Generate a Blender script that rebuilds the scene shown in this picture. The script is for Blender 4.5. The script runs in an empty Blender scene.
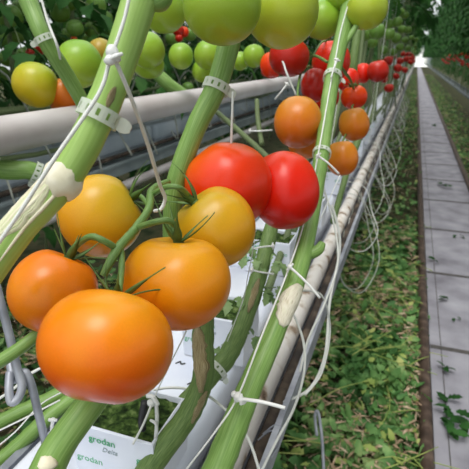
import bpy, math, random
from mathutils import Vector, Matrix, Quaternion
R = random.Random(7)
scn = bpy.context.scene
COL = scn.collection
# ------------------------------------------------------------------ camera
F = 480.0; H = 1.30
VX, VY = 417.0, 58.0
p = math.atan((234.5-VY)/F); a = math.atan((VX-234.5)*math.cos(p)/F)
CAM = Vector((0, 0, H))
fwd = Vector((-math.sin(a)*math.cos(p), math.cos(a)*math.cos(p), -math.sin(p)))
rgt = Vector((math.cos(a), math.sin(a), 0)); up = rgt.cross(fwd)
cam = bpy.data.cameras.new('camera'); camo = bpy.data.objects.new('camera', cam); COL.objects.link(camo)
cam.sensor_width = 36; cam.lens = 36*F/469; cam.clip_start = 0.02; cam.clip_end = 200
camo.matrix_world = Matrix(((rgt.x, up.x, -fwd.x, CAM.x), (rgt.y, up.y, -fwd.y, CAM.y), (rgt.z, up.z, -fwd.z, CAM.z), (0, 0, 0, 1)))
cam.dof.use_dof = True; cam.dof.focus_distance = 0.38; cam.dof.aperture_fstop = 20
scn.camera = camo
def P(x, y, d): return CAM + d*(fwd + (x-234.5)/F*rgt + (234.5-y)/F*up)      # a place seen at a direction, d metres ahead
def px(n, d): return n*d/F                                                    # size of n pixels at d metres
def cdir(x, y, z): return (rgt*x + up*y - fwd*z).normalized()
# ------------------------------------------------------------------ materials
def lin(h):
    if isinstance(h, str): h = tuple(int(h[i:i+2], 16) for i in (0, 2, 4))
    return tuple(((c/255)/12.92 if c/255 <= .04045 else ((c/255+.055)/1.055)**2.4) for c in h) + (1,)
def M(name, cols, scale=6, coord='Object', stretch=(1, 1, 1), rough=.5, spec=.5, bump=0, detail=4, coat=0, trans=0, sss=0, lo=.3, hi=.7, metal=0, alpha=1):
    m = bpy.data.materials.new(name); m.use_nodes = True; N = m.node_tree.nodes; L = m.node_tree.links
    b = N['Principled BSDF']; b.inputs['Roughness'].default_value = rough; b.inputs['Specular IOR Level'].default_value = spec
    b.inputs['Coat Weight'].default_value = coat; b.inputs['Coat Roughness'].default_value = .15; b.inputs['Metallic'].default_value = metal
    b.inputs['Alpha'].default_value = alpha
    if sss: b.inputs['Subsurface Weight'].default_value = sss; b.inputs['Subsurface Radius'].default_value = (.6, .3, .1); b.inputs['Subsurface Scale'].default_value = .01
    tc = N.new('ShaderNodeTexCoord'); mp = N.new('ShaderNodeMapping'); mp.inputs['Scale'].default_value = stretch
    L.new(tc.outputs[coord], mp.inputs['Vector'])
    nz = N.new('ShaderNodeTexNoise'); nz.inputs['Scale'].default_value = scale; nz.inputs['Detail'].default_value = detail
    L.new(mp.outputs['Vector'], nz.inputs['Vector'])
    rp = N.new('ShaderNodeValToRGB'); e = rp.color_ramp.elements
    n = len(cols)
    while len(e) < n: e.new(.5)
    for i, c in enumerate(cols): e[i].position = lo+(hi-lo)*i/max(1, n-1); e[i].color = lin(c)
    if n == 1: e[1].color = lin(cols[0])
    L.new(nz.outputs['Fac'], rp.inputs['Fac']); L.new(rp.outputs['Color'], b.inputs['Base Color'])
    if bump:
        bp = N.new('ShaderNodeBump'); bp.inputs['Strength'].default_value = bump; bp.inputs['Distance'].default_value = .004
        L.new(nz.outputs['Fac'], bp.inputs['Height']); L.new(bp.outputs['Normal'], b.inputs['Normal'])
    if trans:
        t = N.new('ShaderNodeBsdfTranslucent'); L.new(rp.outputs['Color'], t.inputs['Color'])
        mx = N.new('ShaderNodeMixShader'); mx.inputs[0].default_value = trans
        L.new(b.outputs[0], mx.inputs[1]); L.new(t.outputs[0], mx.inputs[2]); L.new(mx.outputs[0], N['Material Output'].inputs['Surface'])
    return m
def MT(name, bottom, mid, top, vary=.35, seed=0.0, rough=.3):
    """skin of a ripening tomato: colour runs from the blossom end to the shoulder, broken by soft patches and fine streaks"""
    m = bpy.data.materials.new(name); m.use_nodes = True; N = m.node_tree.nodes; L = m.node_tree.links
    b = N['Principled BSDF']; b.inputs['Roughness'].default_value = rough; b.inputs['Specular IOR Level'].default_value = .36
    b.inputs['Coat Weight'].default_value = .0; b.inputs['Coat Roughness'].default_value = .2
    b.inputs['Subsurface Weight'].default_value = .05; b.inputs['Subsurface Radius'].default_value = (1, .45, .15); b.inputs['Subsurface Scale'].default_value = .006
    tc = N.new('ShaderNodeTexCoord'); sp = N.new('ShaderNodeSeparateXYZ'); L.new(tc.outputs['Object'], sp.inputs[0])
    mp = N.new('ShaderNodeMapping'); mp.inputs['Location'].default_value = (seed, seed*.7, seed*.3); mp.inputs['Scale'].default_value = (25, 25, 12)
    L.new(tc.outputs['Object'], mp.inputs['Vector'])
    nz = N.new('ShaderNodeTexNoise'); nz.inputs['Scale'].default_value = 1.1; nz.inputs['Detail'].default_value = 2; L.new(mp.outputs[0], nz.inputs['Vector'])
    m1 = N.new('ShaderNodeMath'); m1.operation = 'MULTIPLY_ADD'; m1.inputs[1].default_value = 11; m1.inputs[2].default_value = .5-vary*.5; L.new(sp.outputs[2], m1.inputs[0])
    m2 = N.new('ShaderNodeMath'); m2.operation = 'MULTIPLY_ADD'; m2.inputs[1].default_value = vary; L.new(nz.outputs['Fac'], m2.inputs[0]); L.new(m1.outputs[0], m2.inputs[2])
    rp = N.new('ShaderNodeValToRGB'); e = rp.color_ramp.elements; e.new(.5)
    for i, (q, c) in enumerate(((.12, bottom), (.5, mid), (.9, top))): e[i].position = q; e[i].color = lin(c)
    L.new(m2.outputs[0], rp.inputs['Fac'])
    fn = N.new('ShaderNodeTexNoise'); fn.inputs['Scale'].default_value = 900; L.new(tc.outputs['Object'], fn.inputs['Vector'])
    hs = N.new('ShaderNodeHueSaturation'); m3 = N.new('ShaderNodeMath'); m3.operation = 'MULTIPLY_ADD'; m3.inputs[1].default_value = .16; m3.inputs[2].default_value = .92
    L.new(fn.outputs['Fac'], m3.inputs[0]); L.new(m3.outputs[0], hs.inputs['Value']); L.new(rp.outputs['Color'], hs.inputs['Color'])
    L.new(hs.outputs[0], b.inputs['Base Color'])
    return m
ms = {}
ms['stem'] = M('vine_green', ['648c3e', '769a4c', '8dad64'], 3, 'UV', (8, 1.2, 1), .45, bump=.03)
ms['stem_light'] = M('vine_light_green', ['8db056', '96b95f', 'a0c06b'], 3, 'UV', (6, 1.0, 1), .42, bump=.03)
ms['stem_old'] = M('vine_grey_green', ['4c6530', '5f7a3d', '768d52'], 4, 'UV', (8, 2, 1), .6, bump=.12)
ms['stem_far'] = M('vine_dull_green', ['42532f', '5c6d44', '7c8762'], 5, 'UV', (6, 6, 1), .7)
ms['stalk'] = M('stalk_green', ['4b6b2f', '5e8040', '78984f'], 5, 'UV', (6, 3, 1), .5, bump=.1)
ms['sepal'] = M('sepal_green', ['41602c', '56783a', '6d8d48'], 60, rough=.6, trans=.15)
ms['leaf'] = M('leaf_green', ['2a5222', '3a692d', '507f3a'], 9, rough=.55, trans=.2, spec=.15)
ms['leaf_dark'] = M('leaf_dark_green', ['1c3c19', '2a5225', '3f6e33'], 7, rough=.6, trans=.15, spec=.12)
ms['litter'] = M('litter_green', ['2f5228', '4c7a40', '6e9856', '9ab474'], 9, rough=.6, trans=.1, spec=.3)
ms['litter_pale'] = M('litter_yellow_green', ['7d9a48', 'a0b35e', 'b8b870'], 14, rough=.6, trans=.1)
ms['straw'] = M('dry_leaf_brown', ['8e7258', 'b39a80', 'd0bea4'], 30, rough=.9, spec=.2)
ms['soil'] = M('soil', ['1c2414', '36402a', '4e4a36', '2b3a1e'], 9, rough=1, spec=.1, bump=.6, detail=8)
ms['concrete'] = M('concrete', ['77757d', '94939b', 'a8a7af'], 6, rough=.85, spec=.2, bump=.1, detail=9, lo=.25, hi=.75)
ms['joint'] = M('joint_dirt', ['3c3a38', '5a5754'], 30, rough=1)
ms['rail'] = M('rail_brown', ['33271f', '4b3b31', '6b5a4d'], 20, rough=.55, metal=.2)
ms['pipe'] = M('pipe_white', ['b4acac', 'bfb8b8', 'c9c4c4'], 7, rough=.42, spec=.4, lo=.3, hi=.6)
ms['dirtpipe'] = M('dirty_white_pipe', ['4a382a', '9c8a76', 'd0cac0', 'dad6d0'], 22, rough=.7, spec=.3, detail=7, lo=.3, hi=.52)
ms['gutter'] = M('gutter_white', ['bcbcc2', 'cfcfd6', 'dcdce2'], 10, rough=.4)
ms['gutter_grey'] = M('gutter_grey', ['565e60', '6c7476', '868e8e'], 8, rough=.75, spec=.15)
ms['galv'] = M('galvanised', ['7c8089', '9a9ea8', 'b2b6bf'], 25, rough=.45, metal=.35)
ms['film'] = M('white_film', ['ccd2e2', 'd8deea', 'e2e6f0'], 9, rough=.35, bump=.15)
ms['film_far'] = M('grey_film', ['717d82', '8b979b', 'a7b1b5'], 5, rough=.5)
ms['moss'] = M('moss_dark', ['11190d', '26371a', '3f5428', '6a7c4a'], 120, rough=1, spec=.1, bump=1, detail=6)
ms['plastic'] = M('white_plastic', ['e6e8e6', 'f2f3f2'], 30, rough=.35, trans=.15)
ms['clip'] = M('clear_plastic', ['dfe6dc', 'eef2ea'], 30, rough=.3, trans=.3, alpha=.72)
ms['twine'] = M('white_twine', ['d9dcd8', 'f0f1ee'], 4, 'UV', (3, 60, 1), .8, spec=.2, bump=.3)
ms['tube'] = M('drip_tube_white', ['cfd2cc', 'e4e6e0'], 12, rough=.45)
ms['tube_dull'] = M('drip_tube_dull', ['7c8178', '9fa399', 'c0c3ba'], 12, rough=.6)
ms['scar'] = M('scar_tan', ['5a4c2e', '97865c', 'c0b289', 'd8ceae'], 4, 'UV', (16, 1.6, 1), .85, bump=.7)
ms['pale_inner'] = M('torn_pale_inner', ['a9bc78', 'd5d9ae', 'e9e6cb', 'b7c788'], 3, 'UV', (9, .8, 1), .7, bump=.5)
ms['peel'] = M('peel_dry', ['8f7d5c', 'cfc7ae', 'e2ddcb', 'd6d6b4'], 4, 'UV', (8, 2, 1), .8, bump=.4, lo=.22)
ms['shoot'] = M('shoot_grey_green', ['5f7f48', '7b985f', '93ab78'], 40, rough=.6, trans=.15)
ms['cream'] = M('scar_cream', ['cfc7a6', 'e3dec4', 'ece8d6'], 60, rough=.7, bump=.3)
ms['black'] = M('black_plastic', ['1b1c1e', '2a2b2e'], 20, rough=.5)
ms['dark_strip'] = M('strip_dark', ['1c1814', '3a3028', '6a5c4c'], 18, rough=.8, detail=7)  # stained near-black: shadow of the front gutter gap, dark strip of the back row
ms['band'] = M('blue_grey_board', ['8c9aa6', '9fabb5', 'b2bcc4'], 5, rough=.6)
ms['ink_green'] = M('ink_green', ['3fa06a', '46a873'], 5, rough=.5)
ms['ink_grey'] = M('ink_grey', ['8b9aa0', '97a6aa'], 5, rough=.5)
ms['white_wall'] = M('wall_white', ['eef0ee', 'f6f7f6'], 2, rough=.6)
# fruit skins
ms['orange'] = MT('skin_orange', 'dc5208', 'e67a06', 'e29410', .6, 1.3)
ms['orange2'] = MT('skin_orange_yellow', 'dc660c', 'e2880a', 'dc9c18', .45, 4.1)
ms['orange3'] = MT('skin_red_orange_side', 'd0480c', 'e0820e', 'd86a0c', .6, 8.7)
ms['amber'] = MT('skin_amber', 'd28a0e', 'd29c16', 'b09a26', .4, 2.2)
ms['amber2'] = MT('skin_amber_deep', 'd68a0c', 'd29a16', 'b89a22', .4, 6.6)
ms['redor'] = MT('skin_red_orange', 'd82605', 'e03805', 'e0640a', .3, 3.4)
ms['red'] = MT('skin_red', 'cc1405', 'dc2006', 'dc3808', .3, 5.1)
ms['reddeep'] = MT('skin_deep_red', 'a8150d', 'b81f10', 'bd2f14', .3, 7.9)
ms['green'] = MT('skin_green', '9fb838', '8ab034', '6fa030', .4, 1.9)
ms['green_pale'] = MT('skin_pale_green', 'bcc83c', 'a8bc38', '8cac34', .4, 3.8)
ms['green_yel'] = MT('skin_green_yellow', 'cfb01e', 'b4b028', '8aa52a', .5, 9.2)
ms['brownor'] = MT('skin_brown_orange', 'd2580f', 'd0781a', 'b8801c', .5, 6.1)
ms['olive'] = MT('skin_olive', 'b58a2c', 'a98f31', '8d9434', .5, 2.7)
ms['green_far'] = MT('skin_green_distant', '6f8f38', '648a38', '588034', .3, 2.9)
# ------------------------------------------------------------------ mesh helpers
def mesh(name, V, Fc, m, uv=None, smooth=True):
    me = bpy.data.meshes.new(name); me.from_pydata([tuple(v) for v in V], [], Fc)
    if uv:
        l = me.uv_layers.new(name='UVMap')
        for poly in me.polygons:
            for li in poly.loop_indices: l.data[li].uv = uv[me.loops[li].vertex_index]
    if m: me.materials.append(m)
    if smooth: me.polygons.foreach_set('use_smooth', [True]*len(me.polygons))
    me.update(); return me
ORG = {}
def put(name, geo, m, parent=None, org=None, smooth=True):
    """geo = (verts, faces[, uv]) in world space; the origin goes to org, or a child keeps the origin of its parent"""
    V, Fc = geo[0], geo[1]; uv = geo[2] if len(geo) > 2 else None
    o0 = ORG[parent.name] if parent else (Vector(org) if org is not None else Vector(V[0]))
    me = mesh(name, [Vector(v)-o0 for v in V], Fc, m, uv, smooth)
    o = bpy.data.objects.new(name, me); COL.objects.link(o)
    if parent: o.parent = parent
    else: o.location = o0
    ORG[o.name] = o0
    return o
def tag(o, label=None, cat=None, group=None, kind=None):
    if label: o['label'] = label
    if cat: o['category'] = cat
    if group: o['group'] = group
    if kind: o['kind'] = kind
    return o
def empty(name, loc):
    o = bpy.data.objects.new(name, None); o.empty_display_size = .02; COL.objects.link(o); o.location = loc; ORG[o.name] = Vector(loc); return o
def copy_tree(o, parent=None):
    c = o.copy(); COL.objects.link(c); ORG[c.name] = Vector(c.location)
    if parent: c.parent = parent
    for ch in [q for q in o.children]: copy_tree(ch, c)
    return c
def join(*gs):
    V = []; Fc = []; U = []; has = all(len(g) > 2 for g in gs)
    for g in gs:
        n = len(V); V += list(g[0]); Fc += [tuple(i+n for i in f) for f in g[1]]
        if has: U += g[2]
    return (V, Fc, U) if has else (V, Fc)
def spline(pts, n):
    """Catmull-Rom through points (Vector, radius)"""
    if len(pts) == 2: return [(pts[0][0].lerp(pts[1][0], i/n), pts[0][1]+(pts[1][1]-pts[0][1])*i/n) for i in range(n+1)]
    out = []
    for k in range(len(pts)-1):
        q = [pts[max(0, k-1)], pts[k], pts[k+1], pts[min(len(pts)-1, k+2)]]
        for i in range(n):
            t = i/n
            def cr(A, B, C_, D): return .5*((2*B)+(C_-A)*t+(2*A-5*B+4*C_-D)*t*t+(3*B-A-3*C_+D)*t**3)
            out.append((cr(*[z[0] for z in q]), cr(*[z[1] for z in q])))
    out.append(pts[-1]); return out
def tube(pts, seg=12, n=6, knob=0, seed=0):
    """round tube along world points [(Vector, r)]; knob adds slight swellings"""
    rr = random.Random(seed); S = spline([(Vector(q[0]), q[1]) for q in pts], n)
    V = []; U = []; Fc = []; ref = None; L = 0
    for i, (c, r) in enumerate(S):
        t = (S[min(i+1, len(S)-1)][0]-S[max(i-1, 0)][0]).normalized()
        if ref is None: ref = t.orthogonal().normalized()
        ref = (ref - t*ref.dot(t)).normalized(); b = t.cross(ref)
        if i: L += (c-S[i-1][0]).length
        r2 = r*(1+knob*rr.uniform(-1, 1))
        for k in range(seg):
            an = 2*math.pi*k/seg
            V.append(c + r2*(math.cos(an)*ref + math.sin(an)*b)); U.append((abs(k/seg*2-1), L*8))
        if i:
            for k in range(seg): Fc.append(((i-1)*seg+k, (i-1)*seg+(k+1) % seg, i*seg+(k+1) % seg, i*seg+k))
    n0 = len(S)-1
    V += [S[0][0], S[-1][0]]; U += [(0, 0), (0, L*8)]
    for k in range(seg):
        Fc.append((len(V)-2, (k+1) % seg, k)); Fc.append((len(V)-1, n0*seg+k, n0*seg+(k+1) % seg))
    return V, Fc, U
def box(x0, x1, y0, y1, z0, z1, bev=0):
    b = bev
    if not b:
        V = [Vector((x, y, z)) for z in (z0, z1) for y in (y0, y1) for x in (x0, x1)]
        return V, [(0, 2, 3, 1), (4, 5, 7, 6), (0, 1, 5, 4), (2, 6, 7, 3), (0, 4, 6, 2), (1, 3, 7, 5)]
    # rounded upright edges and a softened top
    V = []; Fc = []; k = 5; ring = []
    for (cx, cy, a0) in ((x1-b, y1-b, 0), (x0+b, y1-b, 90), (x0+b, y0+b, 180), (x1-b, y0+b, 270)):
        for i in range(k): an = math.radians(a0+90*i/(k-1)); ring.append((cx, cy, math.cos(an), math.sin(an)))
    lv = [(z0, b*.7)] + [(z0+b*(1-math.cos(t)), b*math.sin(t)) for t in (.5, 1.1, 1.57)] + [(z1-b+b*math.sin(t), b*math.cos(t)) for t in (0, .5, 1.0, 1.4)]
    for z, s in lv:
        for cx, cy, ux, uy in ring: V.append(Vector((cx+ux*s, cy+uy*s, z)))
    m_ = len(ring)
    for i in range(len(lv)-1):
        for j in range(m_): Fc.append((i*m_+j, i*m_+(j+1) % m_, (i+1)*m_+(j+1) % m_, (i+1)*m_+j))
    Fc.append(tuple(range(m_-1, -1, -1))); Fc.append(tuple(range((len(lv)-1)*m_, len(lv)*m_)))
    return V, Fc
def ball(c, r, seg=10, rings=6, squash=(1, 1, 1), lump=0, seed=0):
    rr = random.Random(seed); c = Vector(c); V = [c+Vector((0, 0, r*squash[2]))]; Fc = []
    for i in range(1, rings):
        th = math.pi*i/rings
        for k in range(seg):
            ph = 2*math.pi*k/seg; q = r*(1+lump*rr.uniform(-1, 1))
            V.append(c+Vector((q*math.sin(th)*math.cos(ph)*squash[0], q*math.sin(th)*math.sin(ph)*squash[1], q*math.cos(th)*squash[2])))
    V.append(c-Vector((0, 0, r*squash[2])))
    for k in range(seg):
        Fc.append((0, 1+k, 1+(k+1) % seg)); Fc.append((len(V)-1, 1+(rings-2)*seg+(k+1) % seg, 1+(rings-2)*seg+k))
        for i in range(rings-2): Fc.append((1+i*seg+k, 1+(i+1)*seg+k, 1+(i+1)*seg+(k+1) % seg, 1+i*seg+(k+1) % seg))
    return V, Fc
# ------------------------------------------------------------------ tomatoes
def fruit_geo(r, h, lobes=0.02, seed=0, seg=40, rings=24, dimple=.16):
    """oblate fruit, calyx end +z, shoulders ribbed, small dimple top and bottom"""
    rr = random.Random(seed); n = rr.choice((4, 5, 6)); ph0 = rr.uniform(0, 6.3); ph1 = rr.uniform(0, 6.3); V = []; Fc = []
    def pt(th, ph):
        s = math.sin(th); c = math.cos(th)
        prof = s**.92 if s > 0 else 0
        z = c*h
        if c > 0: z -= h*dimple*math.exp(-(s/.34)**2)*1.3
        else: z += h*.05*math.exp(-(s/.2)**2)
        rib = 1 + lobes*(math.cos(n*ph+ph0)*(0.5+.8*max(0, c)) + .6*math.cos(2*ph+ph1))
        return Vector((r*prof*rib*math.cos(ph), r*prof*rib*math.sin(ph), z*(1+.5*lobes*math.cos(3*ph+ph1)*s)))
    V.append(pt(0, 0))
    for i in range(1, rings):
        for k in range(seg): V.append(pt(math.pi*i/rings, 2*math.pi*k/seg))
    V.append(pt(math.pi, 0))
    for k in range(seg):
        Fc.append((0, 1+k, 1+(k+1) % seg)); Fc.append((len(V)-1, 1+(rings-2)*seg+(k+1) % seg, 1+(rings-2)*seg+k))
        for i in range(rings-2): Fc.append((1+i*seg+k, 1+(i+1)*seg+k, 1+(i+1)*seg+(k+1) % seg, 1+i*seg+(k+1) % seg))
    return V, Fc
def calyx_geo(z0, length, seed, n=6, lift=.5, w=.0024):
    """star of narrow curling sepals around a small disc"""
    rr = random.Random(seed); gs = [ball((0, 0, z0+.001), .0042, 10, 6, (1, 1, .6))]
    for i in range(n):
        an = 2*math.pi*i/n+rr.uniform(-.25, .25); d = Vector((math.cos(an), math.sin(an), 0)); s = Vector((-d.y, d.x, 0))
        L = length*rr.uniform(.75, 1.15); li = lift+rr.uniform(-.25, .35); bend = rr.uniform(-.3, .5); V = []; Fc = []; K = 9
        c = d*.002+Vector((0, 0, z0+.001)); e = li; sw = rr.uniform(-.08, .08)
        for k in range(K):
            t = k/(K-1); ww = w*(1-t)**.6*(.6+.9*math.sin(math.pi*min(1, t*1.3+.15))) if k < K-1 else .0002
            th = .0006
            V += [c+s*ww, c+Vector((0, 0, th)), c-s*ww, c-Vector((0, 0, th))]
            if k:
                for j in range(4): Fc.append(((k-1)*4+j, (k-1)*4+(j+1) % 4, k*4+(j+1) % 4, k*4+j))
            c = c+(d*math.cos(e)+s*sw+Vector((0, 0, math.sin(e))))*L/(K-1); e += bend/(K-1)*2
        gs.append((V, Fc))
    return join(*gs)
SEED = [0]
def tomato(x, y, rx, ry, d, skin, label, axis=(0, 1, -.1), sep=.02, group=None, lobes=.02, calyx=True, lift=.45, stub=True, hk=None):
    SEED[0] += 1; sd = SEED[0]
    c = P(x, y, d); r = px(rx, d); h = px(ry, d) if hk is None else r*hk
    ax = cdir(*axis)
    t = empty('tomato', c); t.rotation_mode = 'QUATERNION'; t.rotation_quaternion = Vector((0, 0, 1)).rotation_difference(ax)
    tag(t, label, 'tomato', group)
    f = bpy.data.objects.new('fruit', mesh('fruit', *fruit_geo(r, h, lobes, sd), ms[skin])); COL.objects.link(f); f.parent = t
    if calyx:
        z0 = h*(1-.16*1.3)
        k = bpy.data.objects.new('calyx', mesh('calyx', *calyx_geo(z0, sep, sd, lift=lift), ms['sepal'])); COL.objects.link(k); k.parent = t
    return t, c, ax, r, h
def top_of(T, out=.002):
    _, c, ax, r, h = T; return c+ax*(h*.80+out)
# the ripening truss in the foreground
T1 = tomato(107, 345, 65.5, 56.5, .29, 'orange', 'largest orange tomato at the front of the ripening truss, lowest of all', (0.12, .92, -.38), .034, lobes=.014)
T2 = tomato(54, 291, 44, 42, .345, 'orange3', 'orange tomato half hidden behind the left shoulder of the largest tomato', (.38, .9, -.1), .03, lift=.8)
T3 = tomato(177, 281, 54, 48, .36, 'orange2', 'orange tomato right of the green fruit stalk, a long-sepalled calyx on top', (.05, .98, .12), .038, lift=.6, lobes=.015)
T4 = tomato(101, 216, 42, 41, .40, 'amber', 'amber yellow tomato left of the twine end, behind the fruit stalk', (.85, .5, -.1), .034, lobes=.03)
T5 = tomato(215, 228, 42, 40, .42, 'amber2', 'amber yellow tomato with green sepals squeezed below the red orange one', (-.6, .75, .25), .04, lift=.85, lobes=.03)
T6 = tomato(228, 186, 45, 42, .475, 'redor', 'red orange tomato left of the bright red one, above the amber one', (-.5, .8, -.3), .02, lobes=.03, calyx=False)
T7 = tomato(284, 190, 35, 40, .50, 'red', 'bright red glossy tomato at the right end of the front truss', (-.15, .95, -.25), .02, calyx=False)
# green fruit along the top edge
tomato(36, 85, 23, 21, .80, 'green_yel', 'yellowish green tomato resting above the left end of the white heating pipe', (.3, .9, -.3), .02, calyx=False)
tomato(79, 64, 23, 23, .78, 'green', 'round green tomato above the orange tinged one, left of the knotted twine', (.2, .9, -.35), .02, calyx=False)
tomato(66, 97, 21, 15, .83, 'brownor', 'orange tinged tomato half hidden below two green ones at upper left', (.1, .9, -.3), calyx=False)
tomato(101, 52, 13, 13, .84, 'olive', 'yellow olive tomato peeping out between the round green one and the thick vine', (0, .9, -.3), calyx=False)
tomato(147, 50, 18, 17, .74, 'green', 'green tomato just right of the thick light vine, upper of a touching pair', (0, .9, -.3), calyx=False)
tomato(148, 64, 16, 13, .78, 'green', 'green tomato tucked underneath another right of the thick light vine', (.1, .9, -.3), calyx=False)
tomato(163, 10, 23, 21, .60, 'green', 'green tomato at the top edge between the thick vine and the biggest green fruit', (.2, .9, -.3), calyx=False)
tomato(222, 6, 39, 36, .40, 'green', 'biggest green tomato cut by the top edge, in front of the middle vine', (.1, .9, -.2), calyx=False, lobes=.02)
tomato(282, 10, 37, 36, .46, 'green_pale', 'big pale green tomato cut by the top edge, right of the biggest green one', (.1, .9, -.2), calyx=False)
tomato(322, 20, 19, 18, .80, 'green', 'green tomato touching the left side of the long slanting vine near the top', (.1, .9, -.2), calyx=False)
tomato(300, 22, 14, 16, .86, 'green', 'green tomato mostly hidden behind the big pale green one', (.1, .9, -.2), calyx=False)
tomato(367, 9, 20, 19, .74, 'green_pale', 'pale green tomato at the top edge, right of the long slanting vine', (.1, .9, -.2), calyx=False)
tomato(341, -3, 15, 13, .78, 'green', 'green tomato cut by the top edge directly above the long slanting vine', (.1, .9, -.2), calyx=False)
for (x, y, r, d, lb) in ((181, 56, 12.5, 1.1, 'small green tomato behind the middle vine, leftmost of its little cluster'), (208, 55, 14, 1.05, 'small green tomato directly left of the middle vine, right of its little cluster'),
                       (203, 71, 11, 1.12, 'small green tomato at the bottom of the little cluster left of the middle vine'), (254, 56, 11, 1.15, 'small green tomato in the gap right of the middle vine, right one of two'),
                       (240, 61, 9, 1.2, 'small green tomato in the gap right of the middle vine, left one of two')):
    tomato(x, y, r, r, d, 'green', lb, (.1, .9, -.2), calyx=False)
# the red truss right of the middle
tomato(289, 57, 20, 19, .80, 'reddeep', 'deep red tomato under the big pale green one', (.2, .85, .2), .02)
tomato(272, 65, 12, 13, .92, 'redor', 'red tomato mostly hidden behind the left side of the deep red one', (0, .9, 0), calyx=False)
tomato(331, 62, 19, 21, .92, 'red', 'red tomato behind the long slanting vine at its plastic clip', (.1, .9, .1), .02)
tomato(315, 85, 14, 17, .88, 'reddeep', 'deep red oval tomato left of the plastic clip on the long vine', (.1, .9, 0), calyx=False)
tomato(326, 97, 13, 14, .95, 'red', 'red tomato directly behind the long vine just under its plastic clip', (.1, .9, 0), calyx=False)
tomato(298, 122, 24, 26, .66, 'brownor', 'brownish orange tomato above the bright red one, left of the long vine', (.1, .95, -.2), .018, calyx=False)
tomato(306, 143, 18, 15, .72, 'brownor', 'brownish orange tomato hidden beneath the larger brownish one', (.1, .95, -.2), calyx=False)
tomato(354, 97, 13, 12, .90, 'redor', 'red orange tomato right of the long vine, highest of a hanging trio', (-.2, .8, .3), .018)
tomato(354, 124, 15, 17, .84, 'brownor', 'orange tomato right of the long vine, middle one of a hanging trio', (-.2, .9, .1), calyx=False)
tomato(342, 158, 16, 18, .78, 'brownor', 'orange tomato right of the long vine, lowest of a hanging trio', (-.1, .95, 0), calyx=False)
tomato(348, 80, 11, 12, 1.02, 'red', 'red tomato partly hidden just above the hanging trio', (0, .95, 0), calyx=False)
tomato(378, 71, 10.5, 11, 1.35, 'reddeep', 'deep red oval tomato standing alone in the row beyond the hanging trio', (-.2, .9, .2), .02)
tomato(363, 73, 8, 10, 1.4, 'red', 'red tomato in the row just left of the lone deep red oval one', (0, .9, 0), calyx=False)
# ------------------------------------------------------------------ vines
def vine(pts, mat, label, knob=.04, seg=16, n=7, seed=1, group=None):
    """pts: (x, y, d, width in pixels)"""
    W = [(P(x, y, d), px(w, d)/2) for x, y, d, w in pts]
    t = empty('tomato_vine', W[-1][0]); tag(t, label, 'vine', group)
    put('stem', tube(W, seg, n, knob, seed), ms[mat], t)
    return t, W
def along(W, f):
    S = spline(W, 12); i = max(1, min(len(S)-2, int(f*(len(S)-1)))); return S[i][0], (S[i+1][0]-S[i-1][0]).normalized(), S[i][1]
def near(W, x, y):
    best = None; S = spline(W, 24)
    for i in range(1, len(S)-1):
        v = S[i][0]-CAM; dd = v.dot(fwd); q = (234.5+F*v.dot(rgt)/dd, 234.5-F*v.dot(up)/dd); e = (q[0]-x)**2+(q[1]-y)**2
        if best is None or e < best[0]: best = (e, S[i][0], (S[i+1][0]-S[i-1][0]).normalized(), S[i][1])
    return best[1:]
V1, W1 = vine([(-30, 298, .275, 34), (15, 233, .272, 34), (66, 175, .27, 34), (100, 112, .27, 34), (122, 55, .27, 34), (146, -20, .27, 36)], 'stem_light', 'thickest light green vine crossing the upper left corner, white twine tied to it', .015)
V2, W2 = vine([(168, 300, .49, 18), (172, 250, .485, 19), (175, 190, .47, 20), (195, 130, .46, 21), (217, 85, .46, 22), (232, 30, .46, 22), (240, -20, .46, 22)], 'stem', 'middle vine rising behind the front tomatoes to the biggest green one', .03, seed=2)
VB, WB = vine([(136, 490, .49, 26), (158, 455, .49, 25), (188, 415, .49, 23), (203, 378, .49, 22), (203, 340, .50, 22), (205, 300, .515, 22), (212, 250, .53, 20)], 'stem_old', 'grey green vine with a long torn pale scar, lying over the white block', .04, seed=12)
V3, W3 = vine([(205, 500, .40, 32), (225, 450, .415, 29), (248, 392, .43, 25), (277, 325, .46, 22), (300, 265, .50, 19), (320, 165, .60, 15), (332, 80, .70, 15), (346, 20, .76, 15), (352, -20, .8, 15)], 'stem', 'long slanting green vine right of centre from the bottom edge to the top', .03, seed=3)
V4, W4 = vine([(35, 500, .315, 40), (57, 450, .325, 32), (91, 402, .34, 30), (118, 360, .385, 30)], 'stem', 'short thick vine below the largest orange tomato, running off the bottom edge', .02, seed=4)
V5, W5 = vine([(150, 475, .53, 26), (175, 420, .55, 22), (205, 382, .58, 20), (228, 355, .60, 20), (246, 315, .62, 18), (262, 265, .66, 16), (272, 225, .70, 14)], 'stem_old', 'grey green vine bent over the white slab, joined to a white hoop clip', .05, seed=5)
V6, W6 = vine([(20, -20, .62, 19), (32, 10, .62, 18), (46, 42, .62, 16), (70, 80, .66, 15), (92, 120, .70, 14)], 'stem', 'dark green vine in the top left corner with a small clip and twine', .03, seed=6)
V7, W7 = vine([(-25, 168, .68, 20), (10, 170, .68, 20), (35, 172, .69, 18), (70, 192, .72, 14)], 'stem', 'stub of vine below the left end of the white heating pipe, ringed by a clip', .03, seed=7)
V8, W8 = vine([(148, 64, 1.28, 13), (168, 84, 1.3, 13), (194, 101, 1.34, 11)], 'stem', 'short green vine piece passing behind the pipe between the two front vines', .03, seed=8)
V10, W10 = vine([(212, 108, 1.28, 5), (240, 132, 1.0, 5.5), (268, 158, .92, 6), (285, 180, .9, 6)], 'stem_far', 'thin green vine crossing below the pipe above the red orange tomato', .04, seed=10)
V11, W11 = vine([(257, 100, 1.0, 4.5), (258, 120, .97, 5), (262, 145, .93, 5)], 'stem_far', 'thin upright stem below the pipe carrying a white plastic hook', .04, seed=11)
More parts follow.
